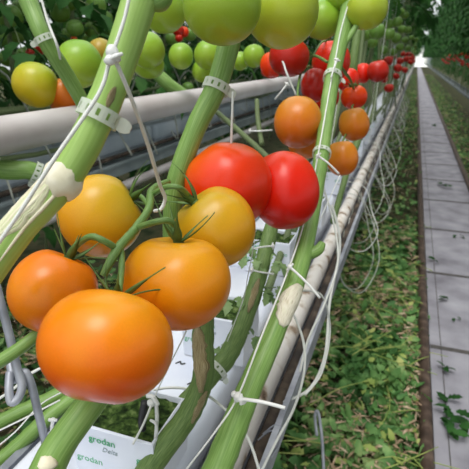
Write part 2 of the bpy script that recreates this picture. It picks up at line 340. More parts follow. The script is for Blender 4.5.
V9, W9 = vine([(333, 222, .98, 6), (347, 172, 1.1, 6), (362, 125, 1.15, 7), (357, 95, 1.15, 8), (353, 70, 1.1, 9), (358, 30, 1.1, 8)], 'stem_old', 'thin vine standing behind the hanging trio of orange tomatoes', .03, seed=9)
# leaf stalks left on the vines (parts)
put('leaf_stalk', tube([(P(-8, 366, .33), .0048), (P(20, 348, .335), .0046), (P(52, 322, .345), .0042)], 12), ms['stem'], V4)
put('leaf_stalk', tube([(P(150, 5, .27), .004), (P(159, -2, .272), .0075), (P(160, -16, .275), .006)], 12), ms['stem'], V1)
put('leaf_stalk', tube([(P(308, 255, .51), .006), (P(318, 250, .512), .006), (P(322, 243, .515), .004)], 10), ms['stem'], V3)
put('leaf_stalk', tube([(P(340, 50, .73), .004), (P(352, 33, .74), .005), (P(356, 26, .74), .0045)], 10), ms['stem'], V3)
# scars
def patch(c, t, r, facing, width, length, m, name, parent, lift=.0009, n=9, k=7, seed=0):
    """thin scab that hugs the stem"""
    rr = random.Random(seed); f = (facing-t*facing.dot(t)).normalized(); b = t.cross(f); V = []; U = []; Fc = []
    for i in range(n):
        s = i/(n-1); wd = width*(math.sin(math.pi*min(.97, max(.03, s)))**.6)*rr.uniform(.75, 1.15)
        for j in range(k):
            an = wd*(j/(k-1)-.5)*2; rad = r+lift*(1.6 if 0 < j < k-1 else -.6)*rr.uniform(.6, 1.5)
            V.append(c+t*(s-.5)*length+rad*(f*math.cos(an)+b*math.sin(an))); U.append((j/(k-1), s*.6))
    for i in range(n-1):
        for j in range(k-1): Fc.append((i*k+j, i*k+j+1, (i+1)*k+j+1, (i+1)*k+j))
    o = put(name, (V, Fc, U), m, parent); so = o.modifiers.new('thick', 'SOLIDIFY'); so.thickness = .0008
    return o
back = -fwd
c, t, r = near(WB, 203, 358); o = patch(c, t, r, back - rgt*.35, .95, .068, ms['scar'], 'leaf_scar', VB, seed=1, n=16); tag(o, 'torn pale tan scar')
c, t, r = near(WB, 196, 402); patch(c, t, r, back + rgt*.6, .4, .036, ms['scar'], 'leaf_scar', VB, lift=.0003, seed=2)
c, t, r = near(W5, 252, 298); patch(c, t, r, back, .45, .05, ms['scar'], 'leaf_scar', V5, seed=3)
c, t, r = near(W3, 285, 307); tag(patch(c, t, r, back+rgt*.3, 1.5, .048, ms['peel'], 'peeled_skin', V3, lift=.0004, seed=4, n=18, k=13), 'dry whitish peeled skin')
# cream collar and fibres on the thick vine
def collar(c, t, r, wd, m, name, parent, lump=.14, seed=0, slant=None, seg=26):
    rr = random.Random(seed); f = t.orthogonal().normalized(); b = t.cross(f); V = []; Fc = []
    prof = [(-.62, 1.0), (-.6, 1.06), (-.35, 1.2), (-.1, 1.24), (.15, 1.18), (.35, 1.1), (.5, .97)]
    for s, q in prof:
        for k in range(seg):
            an = 2*math.pi*k/seg; d = f*math.cos(an)+b*math.sin(an)
            V.append(c+t*(s*wd*(1+.22*math.sin(3*an+1)+.14*math.sin(7*an)))+d*r*(q+lump*rr.uniform(-.3, .35)*(0 if abs(s) > .48 else 1)) + (t*slant.dot(d)*r if slant else Vector()))
    for i in range(len(prof)-1):
        for k in range(seg): Fc.append((i*seg+k, i*seg+(k+1) % seg, (i+1)*seg+(k+1) % seg, (i+1)*seg+k))
    return put(name, (V, Fc), m, parent)
c, t, r = near(W1, 66, 177); o = collar(c, t, r, .0125, ms['cream'], 'leaf_scar', V1, lump=.16, seed=3, slant=-rgt*.28-up*.05); tag(o, 'lumpy cream collar of a broken leaf')
c, t, r = near(W1, 36, 213); tag(patch(c, t, r, back*1.1-rgt*.25+up*.25, .85, .052, ms['pale_inner'], 'torn_patch', V1, lift=.0004, n=16, k=9, seed=6), 'pale torn inner tissue')
for q in (1, 3, 4, 6):
    f = (back*1.1+rgt*(q-4.2)*.27+up*(4.2-q)*.27).normalized(); pts = []
    for (xx, yy), e, w in (((64, 180), .0004, .0011), ((48, 202), .0006, .0012), ((28, 222), .0005, .0010), ((12-q*4, 238+q*4), -.0006, .0007)):
        c2, t2, r2 = near(W1, xx, yy); f2 = (f-t2*f.dot(t2)).normalized(); pts.append((c2+f2*(r2+e-w*.55), w))
    put('fibre', tube(pts, 6, 5, .1, q), ms['cream'], V1)
c, t, r = near(W4, 58, 460); b_ = ball(c+back*r*.9, .0065, 12, 8, (1, 1, .8), .12, 4); tag(put('leaf_scar', b_, ms['cream'], V4), 'cream stump of a cut leaf')
c, t, r = near(W1, 112, 100); patch(c, t, r, back+rgt*.7, .28, .012, ms['scar'], 'leaf_scar', V1, seed=9, lift=.0004)
# fruit stalk of the front truss
tp = [(P(168, 182, .44), .0030), (P(152, 190, .41), .0031), (P(149, 208, .375), .0032), (P(136, 228, .352), .0033), (P(120, 246, .335), .0034), (P(110, 262, .327), .003), (P(103, 276, .325), .0024)]
tr = empty('fruit_stalk', tp[0][0]); tag(tr, 'branching green fruit stalk carrying the orange and amber front tomatoes', 'fruit stalk')
put('main_stalk', tube(tp, 10, 7, .06, 5), ms['stalk'], tr)
def ped(x, pts, T):
    e = top_of(T, .001); g = top_of(T, .008)
    put('pedicel', tube(pts+[(g, .0021), (e, .0026)], 8, 6, .05, 3), ms['stalk'], tr)
ped(0, [(P(120, 246, .335), .0024), (P(122, 262, .33), .0023)], T1)
ped(0, [(P(118, 250, .335), .0024), (P(104, 241, .325), .0024), (P(89, 237, .328), .0023)], T2)
ped(0, [(P(137, 228, .352), .0024), (P(155, 222, .338), .0024), (P(170, 221, .340), .0023)], T3)
ped(0, [(P(146, 214, .37), .0024), (P(148, 205, .385), .0022)], T4)
ped(0, [(P(152, 195, .40), .0024), (P(166, 187, .385), .0024), (P(180, 188, .382), .0023)], T5)
def stalk(label, main, sides):
    W = [(P(x, y, d), r) for x, y, d, r in main]; t = empty('fruit_stalk', W[0][0]); tag(t, label, 'fruit stalk')
    put('main_stalk', tube(W, 8, 6, .06, 4), ms['stalk'], t)
    for q in sides: put('pedicel', tube([(P(x, y, d), .0017) for x, y, d in q], 7, 5), ms['stalk'], t)
stalk('green fruit stalk of the hanging orange trio right of the long vine', [(337, 62, .735, .0025), (346, 74, .80, .0026), (352, 84, .86, .0022), (356, 104, .93, .002), (347, 132, .86, .0016)],
      [[(352, 84, .86), (357, 85, .885), (354, 88, .895)], [(356, 104, .93), (352, 106, .86), (354, 111, .845)], [(347, 132, .86), (344, 138, .80), (342, 144, .785)]])
stalk('dark green fruit stalk among the red tomatoes left of the long vine', [(327, 62, .735, .0025), (313, 56, .82, .0026), (302, 70, .83, .0024), (298, 88, .76, .002), (298, 101, .675, .0018)],
      [[(313, 56, .82), (301, 42, .80), (292, 41, .80)], [(302, 70, .83), (309, 66, .87), (314, 71, .885)], [(313, 56, .82), (322, 42, .88), (330, 43, .92)]])
# ------------------------------------------------------------------ twines, clips, hooks
def twine(pts, r, label, n=8, group=None, name='support_twine', mat='twine', cat='twine'):
    W = [(P(*q), r) for q in pts]
    o = put(name, tube(W, 7, n, .06, len(pts)), ms[mat], org=W[0][0]); tag(o, label, cat, group); return o
# knotted twine on the thick vine
tw = empty('support_twine', P(112, 57, .252)); tag(tw, 'thick white twine knotted on the thickest vine and parting into two legs', 'twine')
put('top_strand', tube([(P(q[0], q[1], .252), .0010) for q in ((131, -12), (124, 20), (113, 52))], 7, 8, .08), ms['twine'], tw)
put('left_strand', tube([(P(109, 62, .25), .0011), (P(98, 95, .249), .0011), (P(55, 158, .247), .0011), (P(20, 212, .25), .0011), (P(-12, 258, .255), .0011)], 7, 8, .08), ms['twine'], tw)
put('right_strand', tube([(P(116, 62, .25), .0012), (P(132, 100, .27), .0012), (P(148, 145, .31), .0013), (P(160, 185, .355), .0014), (P(165, 198, .37), .0015), (P(161, 209, .372), .0015), (P(154, 211, .368), .0013)], 7, 8, .08), ms['twine'], tw)
kn = put('knot', join(ball(P(112, 52, .247), .0034, 12, 8, (1, 1, 1.1), .12, 1), ball(P(110, 60, .246), .0028, 12, 8, (1.1, 1, 1), .12, 2), ball(P(116, 58, .247), .0026, 12, 8, (1, 1, 1), .12, 3),
     tube([(P(106, 62, .246), .0011), (P(114, 57, .2435), .0013), (P(122, 54, .246), .0010)], 7)), ms['plastic'], tw); tag(kn, 'lumpy white knot')
def clip(c, t, r, wd, label, facing=None, group=None, tongue=True):
    """plastic ring round a vine: ladder of slots, with a fastening tongue"""
    o = empty('vine_clip', c); tag(o, label, 'clip', group)
    f = ((facing or back)-t*(facing or back).dot(t)).normalized(); b = t.cross(f); seg = 36; V = []; Fc = []; R1 = r*1.10+.0006; th = .0009
    lv = [-.5, -.24, .24, .5]
    for rad in (R1, R1+th):
        for s in lv:
            for k in range(seg): an = 2*math.pi*k/seg; V.append(c+t*s*wd+rad*(f*math.cos(an)+b*math.sin(an)))
    def idx(l, s, k): return (l*4+s)*seg+k % seg
    for s in range(3):
        for k in range(seg):
            if s == 1 and k % 3 == 1: continue
            for l in (0, 1):
                q = (idx(l, s, k), idx(l, s, k+1), idx(l, s+1, k+1), idx(l, s+1, k)); Fc.append(q if l else q[::-1])
    for k in range(seg):
        for s, z in ((0, 0), (3, 1)):
            q = (idx(0, s, k), idx(0, s, k+1), idx(1, s, k+1), idx(1, s, k)); Fc.append(q if not z else q[::-1])
    put('ring', (V, Fc), ms['clip'], o, smooth=False)
    if tongue:
        e = c+b*R1*1.05; s2 = (b+f*.2).normalized()
        V = []; Fc = []
        for q, (L_, w2) in enumerate(((0, .42), (.0028, .5), (.0055, .42), (.0075, .24))):
            for u2 in (-1, 1):
                for v2 in (-.0006, .0006): V.append(e+s2*L_+t*wd*w2*u2+f*(v2-.0015*q))
        for q in range(3):
            A = q*4; B = A+4
            Fc += [(A, A+1, B+1, B), (A+2, B+2, B+3, A+3), (A, B, B+2, A+2), (A+1, A+3, B+3, B+1)]
        Fc += [(0, 2, 3, 1), (12, 13, 15, 14)]
        put('tongue', (V, Fc), ms['clip'], o, smooth=False)
    return o
clip(*near(W1, 103, 116), .0085, 'clear plastic ladder clip around the thickest vine', -back*0+back)
clip(*near(W2, 217, 88), .009, 'clear plastic clip around the middle vine below the biggest green tomato')
clip(*near(W3, 333, 78), .009, 'white plastic clip around the long slanting vine among the red tomatoes')
clip(*near(W5, 217, 371), .0075, 'clear hoop clip around the bent grey green vine above the slab')
clip(*near(W6, 42, 40), .008, 'clear plastic clip around the vine in the top left corner')
clip(*near(W7, 36, 172), .009, 'clear plastic clip around the vine stub under the heating pipe')
clip(*near(W3, 322, 155), .006, 'white plastic clip on the long slanting vine beside the bright red tomato', tongue=False)
# twine along the long vine
t3 = twine([(352, -8, .745), (341, 30, .725), (335, 62, .685), (331, 82, .675), (318, 155, .585), (306, 215, .53), (289, 268, .477), (262, 335, .425), (238, 396, .405), (215, 432, .395), (178, 480, .40)], .0009, 'white twine running down the whole long slanting vine to its knot')
put('knot', join(ball(P(238, 397, .40), .0042, 12, 8, (1, 1, 1), .14, 5), ball(P(243, 401, .399), .003, 10, 6, (1, 1, 1), .14, 6), ball(P(234, 394, .402), .0028, 10, 6, (1, 1, 1), .14, 7)), ms['plastic'], t3)
def hook(pts, r, label, bulb=.0028, group=None):
    W = [P(*q) for q in pts]; o = empty('truss_hook', W[0]); tag(o, label, 'hook', group)
    put('shank', tube([(w, r) for w in W], 7, 5), ms['plastic'], o)
    dr = (W[1]-W[0]).normalized(); sd = dr.cross(back).normalized()
    put('hook_head', join(ball(W[0], bulb, 10, 7, (1, 1, 1), .1, 2), tube([(W[0]-sd*bulb*1.6, r*.9), (W[0]+back*.001, r), (W[0]+sd*bulb*1.6, r*.9)], 6, 4)), ms['plastic'], o)
    return o
hook([(241, 399, .397), (262, 402, .39), (285, 408, .388)], .0016, 'white plastic hook sticking out right from the knot near the bottom')
hook([(290, 267, .468), (305, 281, .46), (320, 298, .458)], .0013, 'white plastic hook on the long vine below the bright red tomato')
hook([(318, 156, .57), (328, 163, .565), (339, 174, .565)], .0013, 'white plastic hook on the long vine beside the lowest hanging orange tomato')
hook([(337, 60, .68), (334, 68, .675), (331, 78, .672)], .0013, 'small white plastic hook at the upper clip of the long vine')
hook([(287, 84, .75), (281, 92, .75), (275, 99, .76)], .0014, 'white plastic hook left of the deep red tomatoes by the pipe')
hook([(250, 131, .95), (260, 131, .94), (272, 130, .95)], .0016, 'white plastic hook lying below the pipe left of the brownish tomato')
hook([(273, 246, .62), (262, 247, .62), (252, 249, .62)], .0012, 'white plastic hook under the red tomatoes, upper of two')
hook([(252, 270, .62), (260, 272, .62), (274, 274, .62)], .0012, 'white plastic hook under the red tomatoes, lower of two')
twine([(233, 92, .445), (232, 118, .445), (231, 150, .46)], .0012, 'white twine hanging straight from the middle vine clip to the red orange tomato')
twine([(39, -10, .60), (48, 22, .60), (58, 48, .60), (61, 66, .66)], .0016, 'white twine beside the vine in the top left corner')
twine([(276, 47, .78), (283, 62, .775), (287, 74, .77), (296, 95, .78)], .0016, 'white twine hanging in front of the deep red tomato')
twine([(215, 330, .50), (190, 345, .49), (172, 380, .50), (150, 430, .52)], .0007, 'thin white string dropping from the torn vine scar to the slab') if False else None
twine([(192, 318, .42), (182, 340, .43), (166, 372, .45), (154, 398, .47)], .0007, 'thin white string from behind the orange tomato to the drip stake')
twine([(255, 240, .55), (248, 275, .56), (243, 300, .58), (226, 345, .60)], .0006, 'thin white string along the bent grey green vine')
twine([(340, 175, .60), (322, 215, .56), (300, 262, .52), (292, 300, .5)], .0006, 'thin white string right of the long slanting vine in the middle')
# ------------------------------------------------------------------ young leaves on the bent vine
def leaflet(L, wd, droop=.5, fold=.35, rr=R):
    """one lobed leaflet from the origin along +x, up +z"""
    T = [0, .13, .25, .4, .52, .68, .82, 1]; Wd = [0, .30, .22, .36, .24, .27, .13, 0]; V = []; Fc = []; mid = []; l = []; r_ = []
    for t, w in zip(T, Wd):
        x = L*t*math.cos(droop*t*.6); z = -L*droop*t*t*.5; mid.append(len(V)); V.append(Vector((x, 0, z)))
        if 0 < t < 1:
            j = 1+rr.uniform(-.2, .2); l.append(len(V)); V.append(Vector((x+L*.03, wd*w*j*2, z+wd*w*fold*2))); r_.append(len(V)); V.append(Vector((x+L*.03, -wd*w*j*2, z+wd*w*fold*2)))
    n = len(T)
    Fc += [(mid[0], mid[1], l[0]), (mid[0], r_[0], mid[1])]
    for i in range(1, n-2):
        Fc += [(mid[i], mid[i+1], l[i], l[i-1]), (mid[i], r_[i-1], r_[i], mid[i+1])]
    Fc += [(mid[n-2], mid[n-1], l[-1]), (mid[n-2], r_[-1], mid[n-1])]
    return V, Fc
def xf(g, M4): return [M4 @ v for v in g[0]], g[1]
def frame(o, d, upv=Vector((0, 0, 1)), roll=0):
    d = d.normalized(); s = upv.cross(d)
    s = s.normalized() if s.length > 1e-4 else Vector((1, 0, 0)); u = d.cross(s)
    m = Matrix(((d.x, s.x, u.x, o.x), (d.y, s.y, u.y, o.y), (d.z, s.z, u.z, o.z), (0, 0, 0, 1)))
    return m @ Matrix.Rotation(roll, 4, 'X')
def leaf(o, d, L, rr, size=.09, n=3, droop=.9):
    """compound leaf: arching stalk with paired lobed leaflets; returns blades, stalk points"""
    gs = []; pts = []; K = 8; c = Vector(o); e = d.normalized()
    for k in range(K+1):
        pts.append((c.copy(), .0028*(1-.6*k/K)))
        c = c+e*L/K; e = (e+Vector((0, 0, -droop/K))).normalized()
    for i in range(n):
        k = int(K*(.35+.55*i/max(1, n-1)))
        k = min(K-1, k); q = pts[k][0]; dr = (pts[k+1][0]-pts[k][0]).normalized(); s = Vector((0, 0, 1)).cross(dr).normalized()
        for sg in (-1, 1):
            dd = (dr*.55+s*sg+Vector((0, 0, rr.uniform(-.45, .1))))
            gs.append(xf(leaflet(size*rr.uniform(.7, 1.1), size*.42, rr.uniform(.4, 1.1), .25, rr), frame(q, dd, roll=rr.uniform(-.5, .5))))
    gs.append(xf(leaflet(size*1.25, size*.5, .8, .25, rr), frame(pts[-1][0], e)))
    return join(*gs), pts
rl = random.Random(3)
for (x, y, d, dx, dy, s) in ((246, 300, .63, -1, .2, .022), (252, 285, .64, 1, -.3, .02), (262, 262, .66, -1, .5, .024), (240, 325, .615, 1, -.4, .022), (262, 290, .645, .9, .3, .02), (235, 345, .605, -1, .1, .018), (268, 240, .68, -1, -.2, .024), (258, 270, .65, 1, .6, .02), (266, 250, .67, .8, -.5, .022), (250, 295, .63, -.6, -.9, .024)):
    g, pts = leaf(P(x, y, d), rgt*dx+up*dy+back*.5, s*1.3, rl, s, 2, .6); put('leaf', g, ms['shoot'], V5)
# ------------------------------------------------------------------ growing gutter, slabs and blocks of the front row
ZT = H-.435      # top of the slabs
YE = 85.0
def gutter(name, x0, x1, z0, y0, y1, m, label, hl=.03, hr=.06, flange=.016):
    t = .003
    prof = [(x0-.012, z0+hl), (x0, z0+hl), (x0, z0), (x1, z0), (x1, z0+hr), (x1+flange, z0+hr), (x1+flange, z0+hr-.008)]
    V = []; Fc = []
    for y in (y0, y1):
        for q in prof: V.append(Vector((q[0], y, q[1])))
    n = len(prof)
    for i in range(n-1): Fc.append((i, i+1, n+i+1, n+i))
    o = put(name, (V, Fc), m, org=(x0, y0, z0), smooth=False); so = o.modifiers.new('thick', 'SOLIDIFY'); so.thickness = t; so.offset = -1
    tag(o, label, 'gutter'); return o
g1 = gutter('growing_gutter', -.425, -.121, ZT-.080, -.15, YE, ms['galv'], 'grey metal growing gutter carrying white slabs under the front tomatoes', flange=.008)
o = put('irrigation_pipe', tube([(Vector((-.168, -.1, ZT-.050)), .0195), (Vector((-.168, YE-.1, ZT-.050)), .0195)], 20, 40), ms['dirtpipe'], org=(-.168, -.1, ZT-.050)); tag(o, 'dirty white pipe lying in the right side of the front gutter', 'pipe')
o = put('shade_strip', tube([(Vector((-.136, -.1, ZT-.060)), .011), (Vector((-.136, YE-.1, ZT-.060)), .011)], 12, 40), ms['dark_strip'], org=(-.136, -.1, ZT-.060)); tag(o, 'dark stained strip standing in for the shadow gap between white pipe and gutter rim', 'dark_strip')  # dark brown tube added to darken the gap like its shadow
# gutter clip and wires
cl = empty('gutter_bracket', P(268, 445, .60)); tag(cl, 'bent wire bracket clipped on the gutter rim near the bottom edge', 'bracket')
for q in (0, 1): put('wire', tube([(P(258+q*5, 440-q*6, .64), .0012), (P(270+q*5, 431-q*6, .635), .0012), (P(277+q*4, 434-q*6, .632), .0012), (P(276+q*4, 448-q*6, .625), .0012), (P(271+q*4, 458-q*6, .62), .0012)], 7), ms['galv'], cl)
o = put('wire_stake', tube([(P(324, 478, 1.0), .0035), (P(322, 440, 1.02), .0035), (P(319, 416, 1.03), .0035), (P(316.5, 411, 1.03), .0035), (P(315, 418, 1.03), .0035), (P(317, 436, 1.02), .0035)], 8, 6), ms['galv'], org=P(324, 478, 1.0)); tag(o, 'grey wire stake with hooked top standing right of the gutter at the bottom', 'stake')
# hanger at lower left
hg = empty('gutter_hanger', P(48, 455, .50)); tag(hg, 'grey galvanised gutter hanger of hooked rods at the lower left', 'hanger')
put('upper_rod', tube([(P(-4, 285, .47), .0042), (P(8, 330, .475), .0042), (P(17, 368, .48), .0042), (P(22, 385, .48), .0042), (P(18, 398, .477), .0042), (P(11, 402, .475), .0042), (P(9, 388, .478), .0042), (P(10, 372, .485), .0042)], 10), ms['galv'], hg)
put('lower_rod', tube([(P(10, 362, .50), .0042), (P(14, 380, .49), .0042), (P(24, 372, .488), .0042), (P(31, 384, .49), .0042), (P(40, 420, .50), .0042), (P(50, 462, .515), .0042), (P(55, 480, .52), .0042)], 10), ms['galv'], hg)
o = put('steel_rod', tube([(P(4, 360, .50), .004), (P(9, 385, .50), .004), (P(13, 400, .50), .004)], 10), ms['galv'], hg) if False else None
# slabs
def text_geo(s, size, shear=0):
    cu = bpy.data.curves.new('t', 'FONT'); cu.body = s; cu.size = size; cu.shear = shear; cu.extrude = .0002; cu.resolution_u = 3
    ob = bpy.data.objects.new('t', cu); COL.objects.link(ob); bpy.context.view_layer.update()
    me = bpy.data.meshes.new_from_object(ob.evaluated_get(bpy.context.evaluated_depsgraph_get()))
    V = [v.co.copy() for v in me.vertices]; Fc = [tuple(q.vertices) for q in me.polygons]
    bpy.data.objects.remove(ob); bpy.data.curves.remove(cu); bpy.data.meshes.remove(me)
    return V, Fc
def slab(y0, y1, x0=-.385, x1=-.205, zt=ZT, film='film'):
    o = empty('substrate_slab', ((x0+x1)/2, y0, zt-.075))
    put('film_sleeve', box(x0, x1, y0, y1, zt-.075, zt, .016), ms[film], o)
    return o
s1 = slab(.10, .93); tag(s1, 'white film wrapped substrate slab nearest in the front gutter', 'slab', 'white slabs in the front gutter')
for (x, y) in ((152, 372), (180, 363), (212, 358), (158, 345), (192, 384)):
    q = P(x, y, .5)-CAM; k = (ZT+.0006-H)/q.z; c = CAM+q*k
    put('drain_slit', tube([(c+Vector((-.006, -.003, 0)), .0010), (c+Vector((-.001, .003, .0004)), .0012), (c+Vector((.003, -.002, .0004)), .0012), (c+Vector((.008, .002, 0)), .001)], 6, 4), ms['black'], s1)
for i in range(12):
    s = slab(.95+i*1.0, 1.93+i*1.0); tag(s, 'second white film slab from the camera in the front gutter' if i == 0 else 'white film slab farther along the front gutter behind the hanging tomatoes', 'slab', 'white slabs in the front gutter')
rb = random.Random(11)
def block(x0, y0, w=.096, dp=.075, h=.075):
    x1 = x0+w; y1 = y0+dp; zt = ZT+h; o = empty('planting_block', ((x0+x1)/2, (y0+y1)/2, ZT))
    V = []; Fc = []; e = .004
    # white sleeve: outer walls, rim and short inner walls
    ring = lambda i, z: [Vector((x0+i, y0+i, z)), Vector((x1-i, y0+i, z)), Vector((x1-i, y1-i, z)), Vector((x0+i, y1-i, z))]
    V = ring(0, ZT+.001)+ring(-.0015, ZT+h*.5)+ring(0, zt-.001)+ring(.0012, zt)+ring(e*.7, zt)+ring(e, zt-.007)
    for i in range(5):
        for k in range(4): Fc.append((i*4+k, i*4+(k+1) % 4, (i+1)*4+(k+1) % 4, (i+1)*4+k))
    sleeve = put('film_sleeve', (V, Fc), ms['film'], o, smooth=False)
    n = 14; V = []; Fc = []
    for i in range(n+1):
        for j in range(n+1): V.append(Vector((x0+.0035+(w-.007)*i/n, y0+.0035+(dp-.007)*j/n, zt-.004+rb.uniform(-.0035, .002))))
    for i in range(n):
        for j in range(n): Fc.append((i*(n+1)+j, (i+1)*(n+1)+j, (i+1)*(n+1)+j+1, i*(n+1)+j+1))
    tag(put('moss', (V, Fc), ms['moss'], o), kind='stuff')
    def face(txt, size, px_, pz, m, sh=0):
        g = text_geo(txt, size, sh); V = [Vector((px_+v.x, y0-.0013-v.z, pz+v.y)) for v in g[0]]; put('print', (V, g[1]), ms[m], sleeve, smooth=False)
    face('grodan', .0115, x0+.020, zt-.0165, 'ink_green'); face('Delta', .0085, x0+.035, zt-.0265, 'ink_grey', .35)
    face('grodan', .0115, x0+.078-.002, zt-.030, 'ink_green') if False else face('gro', .0115, x0+.076, zt-.028, 'ink_green')
    face('grodan', .0115, x0-.0+.002, zt-.046, 'ink_green')
    return o
b1 = block(-.298, .325); tag(b1, 'white planting block with dark mossy top just below the largest tomato', 'planting block', 'planting blocks on the slabs')
b2 = block(-.288, .575); tag(b2, 'white planting block behind the torn vine, under the right orange tomato', 'planting block', 'planting blocks on the slabs')
b3 = copy_tree(b2); b3.location.y += .33; b3.location.x -= .01; b3['label'] = 'white planting block farther on, under the bright red tomato'
for i in range(6):
    b = copy_tree(b2); b.location.y += .66+.36*i; b['label'] = 'white planting block deep in the front gutter, half hidden by vines and tubes'
# drip stake and drip tubes
ds = empty('drip_stake', P(152, 440, .50)); tag(ds, 'white drip stake with round head standing in the mossy block', 'drip stake')
put('shaft', tube([(P(156, 402, .475), .0019), (P(157, 420, .48), .0021), (P(155, 441, .487), .0015)], 8, 5), ms['plastic'], ds)
put('head', join(ball(P(151, 403, .473), .0042, 14, 8, (1, .8, 1)), tube([(P(147, 396, .473), .002), (P(153, 397, .471), .0022), (P(158, 405, .472), .0021)], 8, 5)), ms['plastic'], ds)
put('inlet', tube([(P(145, 402, .48), .0042), (P(142, 420, .487), .0042), (P(143, 430, .49), .0035)], 10), ms['black'], ds)
put('fin', tube([(P(150, 420, .476), .0013), (P(156, 424, .477), .0017), (P(157, 433, .48), .0013)], 7), ms['plastic'], ds)
put('tube_end', tube([(P(151, 406, .47), .0012), (P(143, 425, .474), .0012), (P(133, 444, .478), .0012)], 7), ms['tube'], ds)
def drip(pts, r, label, group='white drip tubes along the front gutter', mat='tube', n=9):
    W = [(P(*q), r) for q in pts]; o = put('drip_tube', tube(W, 8, n), ms[mat], org=W[0][0]); tag(o, label, 'drip tube', group); return o
drip([(100, 420, .53), (135, 398, .56), (165, 388, .585), (200, 392, .59), (228, 412, .57), (248, 438, .55), (262, 480, .53)], .0017, 'white drip tube arching over the slab and down across the bottom of the long vine')
drip([(291, 308, .58), (303, 340, .57), (304, 372, .56), (294, 408, .56), (277, 440, .56), (258, 478, .55)], .0016, 'white drip tube bowing from the long vine down across the gutter rim')
drip([(332, 205, .80), (340, 245, .80), (330, 300, .79), (325, 355, .76), (310, 388, .74), (284, 402, .70)], .0022, 'white drip tube hanging in the longest loop right of the gutter')
drip([(321, 180, .72), (333, 220, .72), (338, 260, .70), (326, 300, .66), (308, 340, .62), (300, 372, .6)], .0015, 'thin white drip tube inside the longest loop')
drip([(300, 290, .63), (322, 296, .66), (330, 330, .70), (322, 372, .70), (305, 395, .68)], .0014, 'white drip tube curling under the hook of the long vine')
rd = random.Random(5)
for i in range(2, 46):
    y = .95+i*.13+rd.uniform(-.04, .04); z = ZT+rd.uniform(-.06, .03); xo = -.085+rd.uniform(-.03, .035); dz = rd.uniform(.06, .15 if i < 8 else .2); r = rd.uniform(.0008, .0013)
    W = [(Vector((-.19, y+.26, z+.06)), r), (Vector((-.12, y+.22, z+.05)), r), (Vector((xo, y+.15, z-dz*.15)), r), (Vector((xo+.03, y+.04, z-dz*.6)), r), (Vector((xo, y-.05, z-dz)), r), (Vector((xo-.05, y-.08, z-dz*.75)), r), (Vector((-.14, y-.04, ZT-.03)), r)]
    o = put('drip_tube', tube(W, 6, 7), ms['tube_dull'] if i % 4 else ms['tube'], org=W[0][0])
    tag(o, 'white drip tube looped over the gutter rim farther along the row', 'drip tube', 'white drip tubes along the front gutter')
# heating pipe
c = P(0, 136, .66); d0 = P(0, 136, .66)
o = put('heating_pipe', tube([(Vector((c.x, -.3, c.z)), .0262), (Vector((c.x, 12, c.z)), .0262)], 28, 30), ms['pipe'], org=(c.x, -.3, c.z)); tag(o, 'long white heating pipe running behind the vines at upper left', 'pipe')
PX, PZ = c.x, c.z
# lying vines beside the gutter, lower left
for (pts, w, m, lb) in (
    ([(-20, 432, .66), (20, 412, .68), (52, 398, .70), (100, 370, .74)], 15, 'stem', 'green vine lying along the left of the slab, upper of the lower left pair'),
    ([(-20, 475, .62), (15, 448, .64), (50, 416, .66), (90, 385, .70)], 15, 'stem', 'green vine lying along the left of the slab, lower of the lower left pair')):
    W = [(P(*q), px(w, q[2])/2) for q in pts]; t = empty('tomato_vine', W[0][0]); tag(t, lb, 'vine'); put('stem', tube(W, 12, 7, .05, 3), ms[m], t)
twine([(-10, 404, .58), (12, 390, .585), (30, 374, .59), (48, 365, .60)], .0018, 'thick white tube crossing the hooked hanger at the lower left', name='drip_tube', mat='tube', cat='drip tube')
twine([(-10, 435, .56), (25, 418, .57), (60, 400, .59)], .0010, 'white string lying above the two lying vines at the lower left')
twine([(-10, 452, .55), (15, 432, .56), (40, 405, .58), (62, 392, .6)], .0008, 'white string crossing steeply over the lying vines at the lower left')
hook([(53, 420, .55), (52, 432, .55), (57, 445, .55)], .002, 'white plastic stake beside the short thick vine at the lower left', bulb=.003)
# ------------------------------------------------------------------ setting: ground, path, rails, end wall
def plane(x0, x1, y0, y1, z): return [Vector((x0, y0, z)), Vector((x1, y0, z)), Vector((x1, y1, z)), Vector((x0, y1, z))], [(0, 1, 2, 3)]
tag(put('floor', plane(-45, 45, -4, 110, 0), ms['soil'], org=(0, 0, 0), smooth=False), kind='structure')
tag(put('path', box(.215, .655, -1, 92, .0, .022), ms['concrete'], org=(.4, 0, 0), smooth=False), kind='structure')
rj = random.Random(2)
y = .35; k = 1
while y < 30:
    tag(put('trim_%d' % k, box(.217, .653, y, y+.03, .0205, .0235), ms['joint'], org=(.4, y, .02), smooth=False), kind='structure'); k += 1; y += .89 if y < 14 else 1.78
for (x, lb) in ((.184, 'dark brown cart rail along the left edge of the concrete path'), (.672, 'dark brown cart rail along the right edge of the concrete path')):
    o = put('cart_rail', tube([(Vector((x, -1, .05)), .024), (Vector((x, 90, .05)), .024)], 14, 60), ms['rail'], org=(x, -1, .026)); tag(o, lb, 'rail')
tag(put('wall_back', box(-25, 25, 95, 95.2, 0, 5), ms['film_far'], org=(0, 95, 0), smooth=False), kind='structure')
tag(put('door_1', join(box(-.9, .42, 94.9, 95.0, 0, 2.9), box(.44, 1.76, 94.9, 95.0, 0, 2.9)), ms['white_wall'], org=(.4, 94.9, 0), smooth=False), kind='structure')
tag(put('floor', box(-.9, 1.9, 84, 94.8, 0, .025), ms['white_wall'], org=(.4, 84, 0), smooth=False), kind='structure')
tag(put('trim_%d' % k, box(.262, .266, -1, 20, .0205, .0228), ms['joint'], org=(.26, 0, .02), smooth=False), kind='structure')
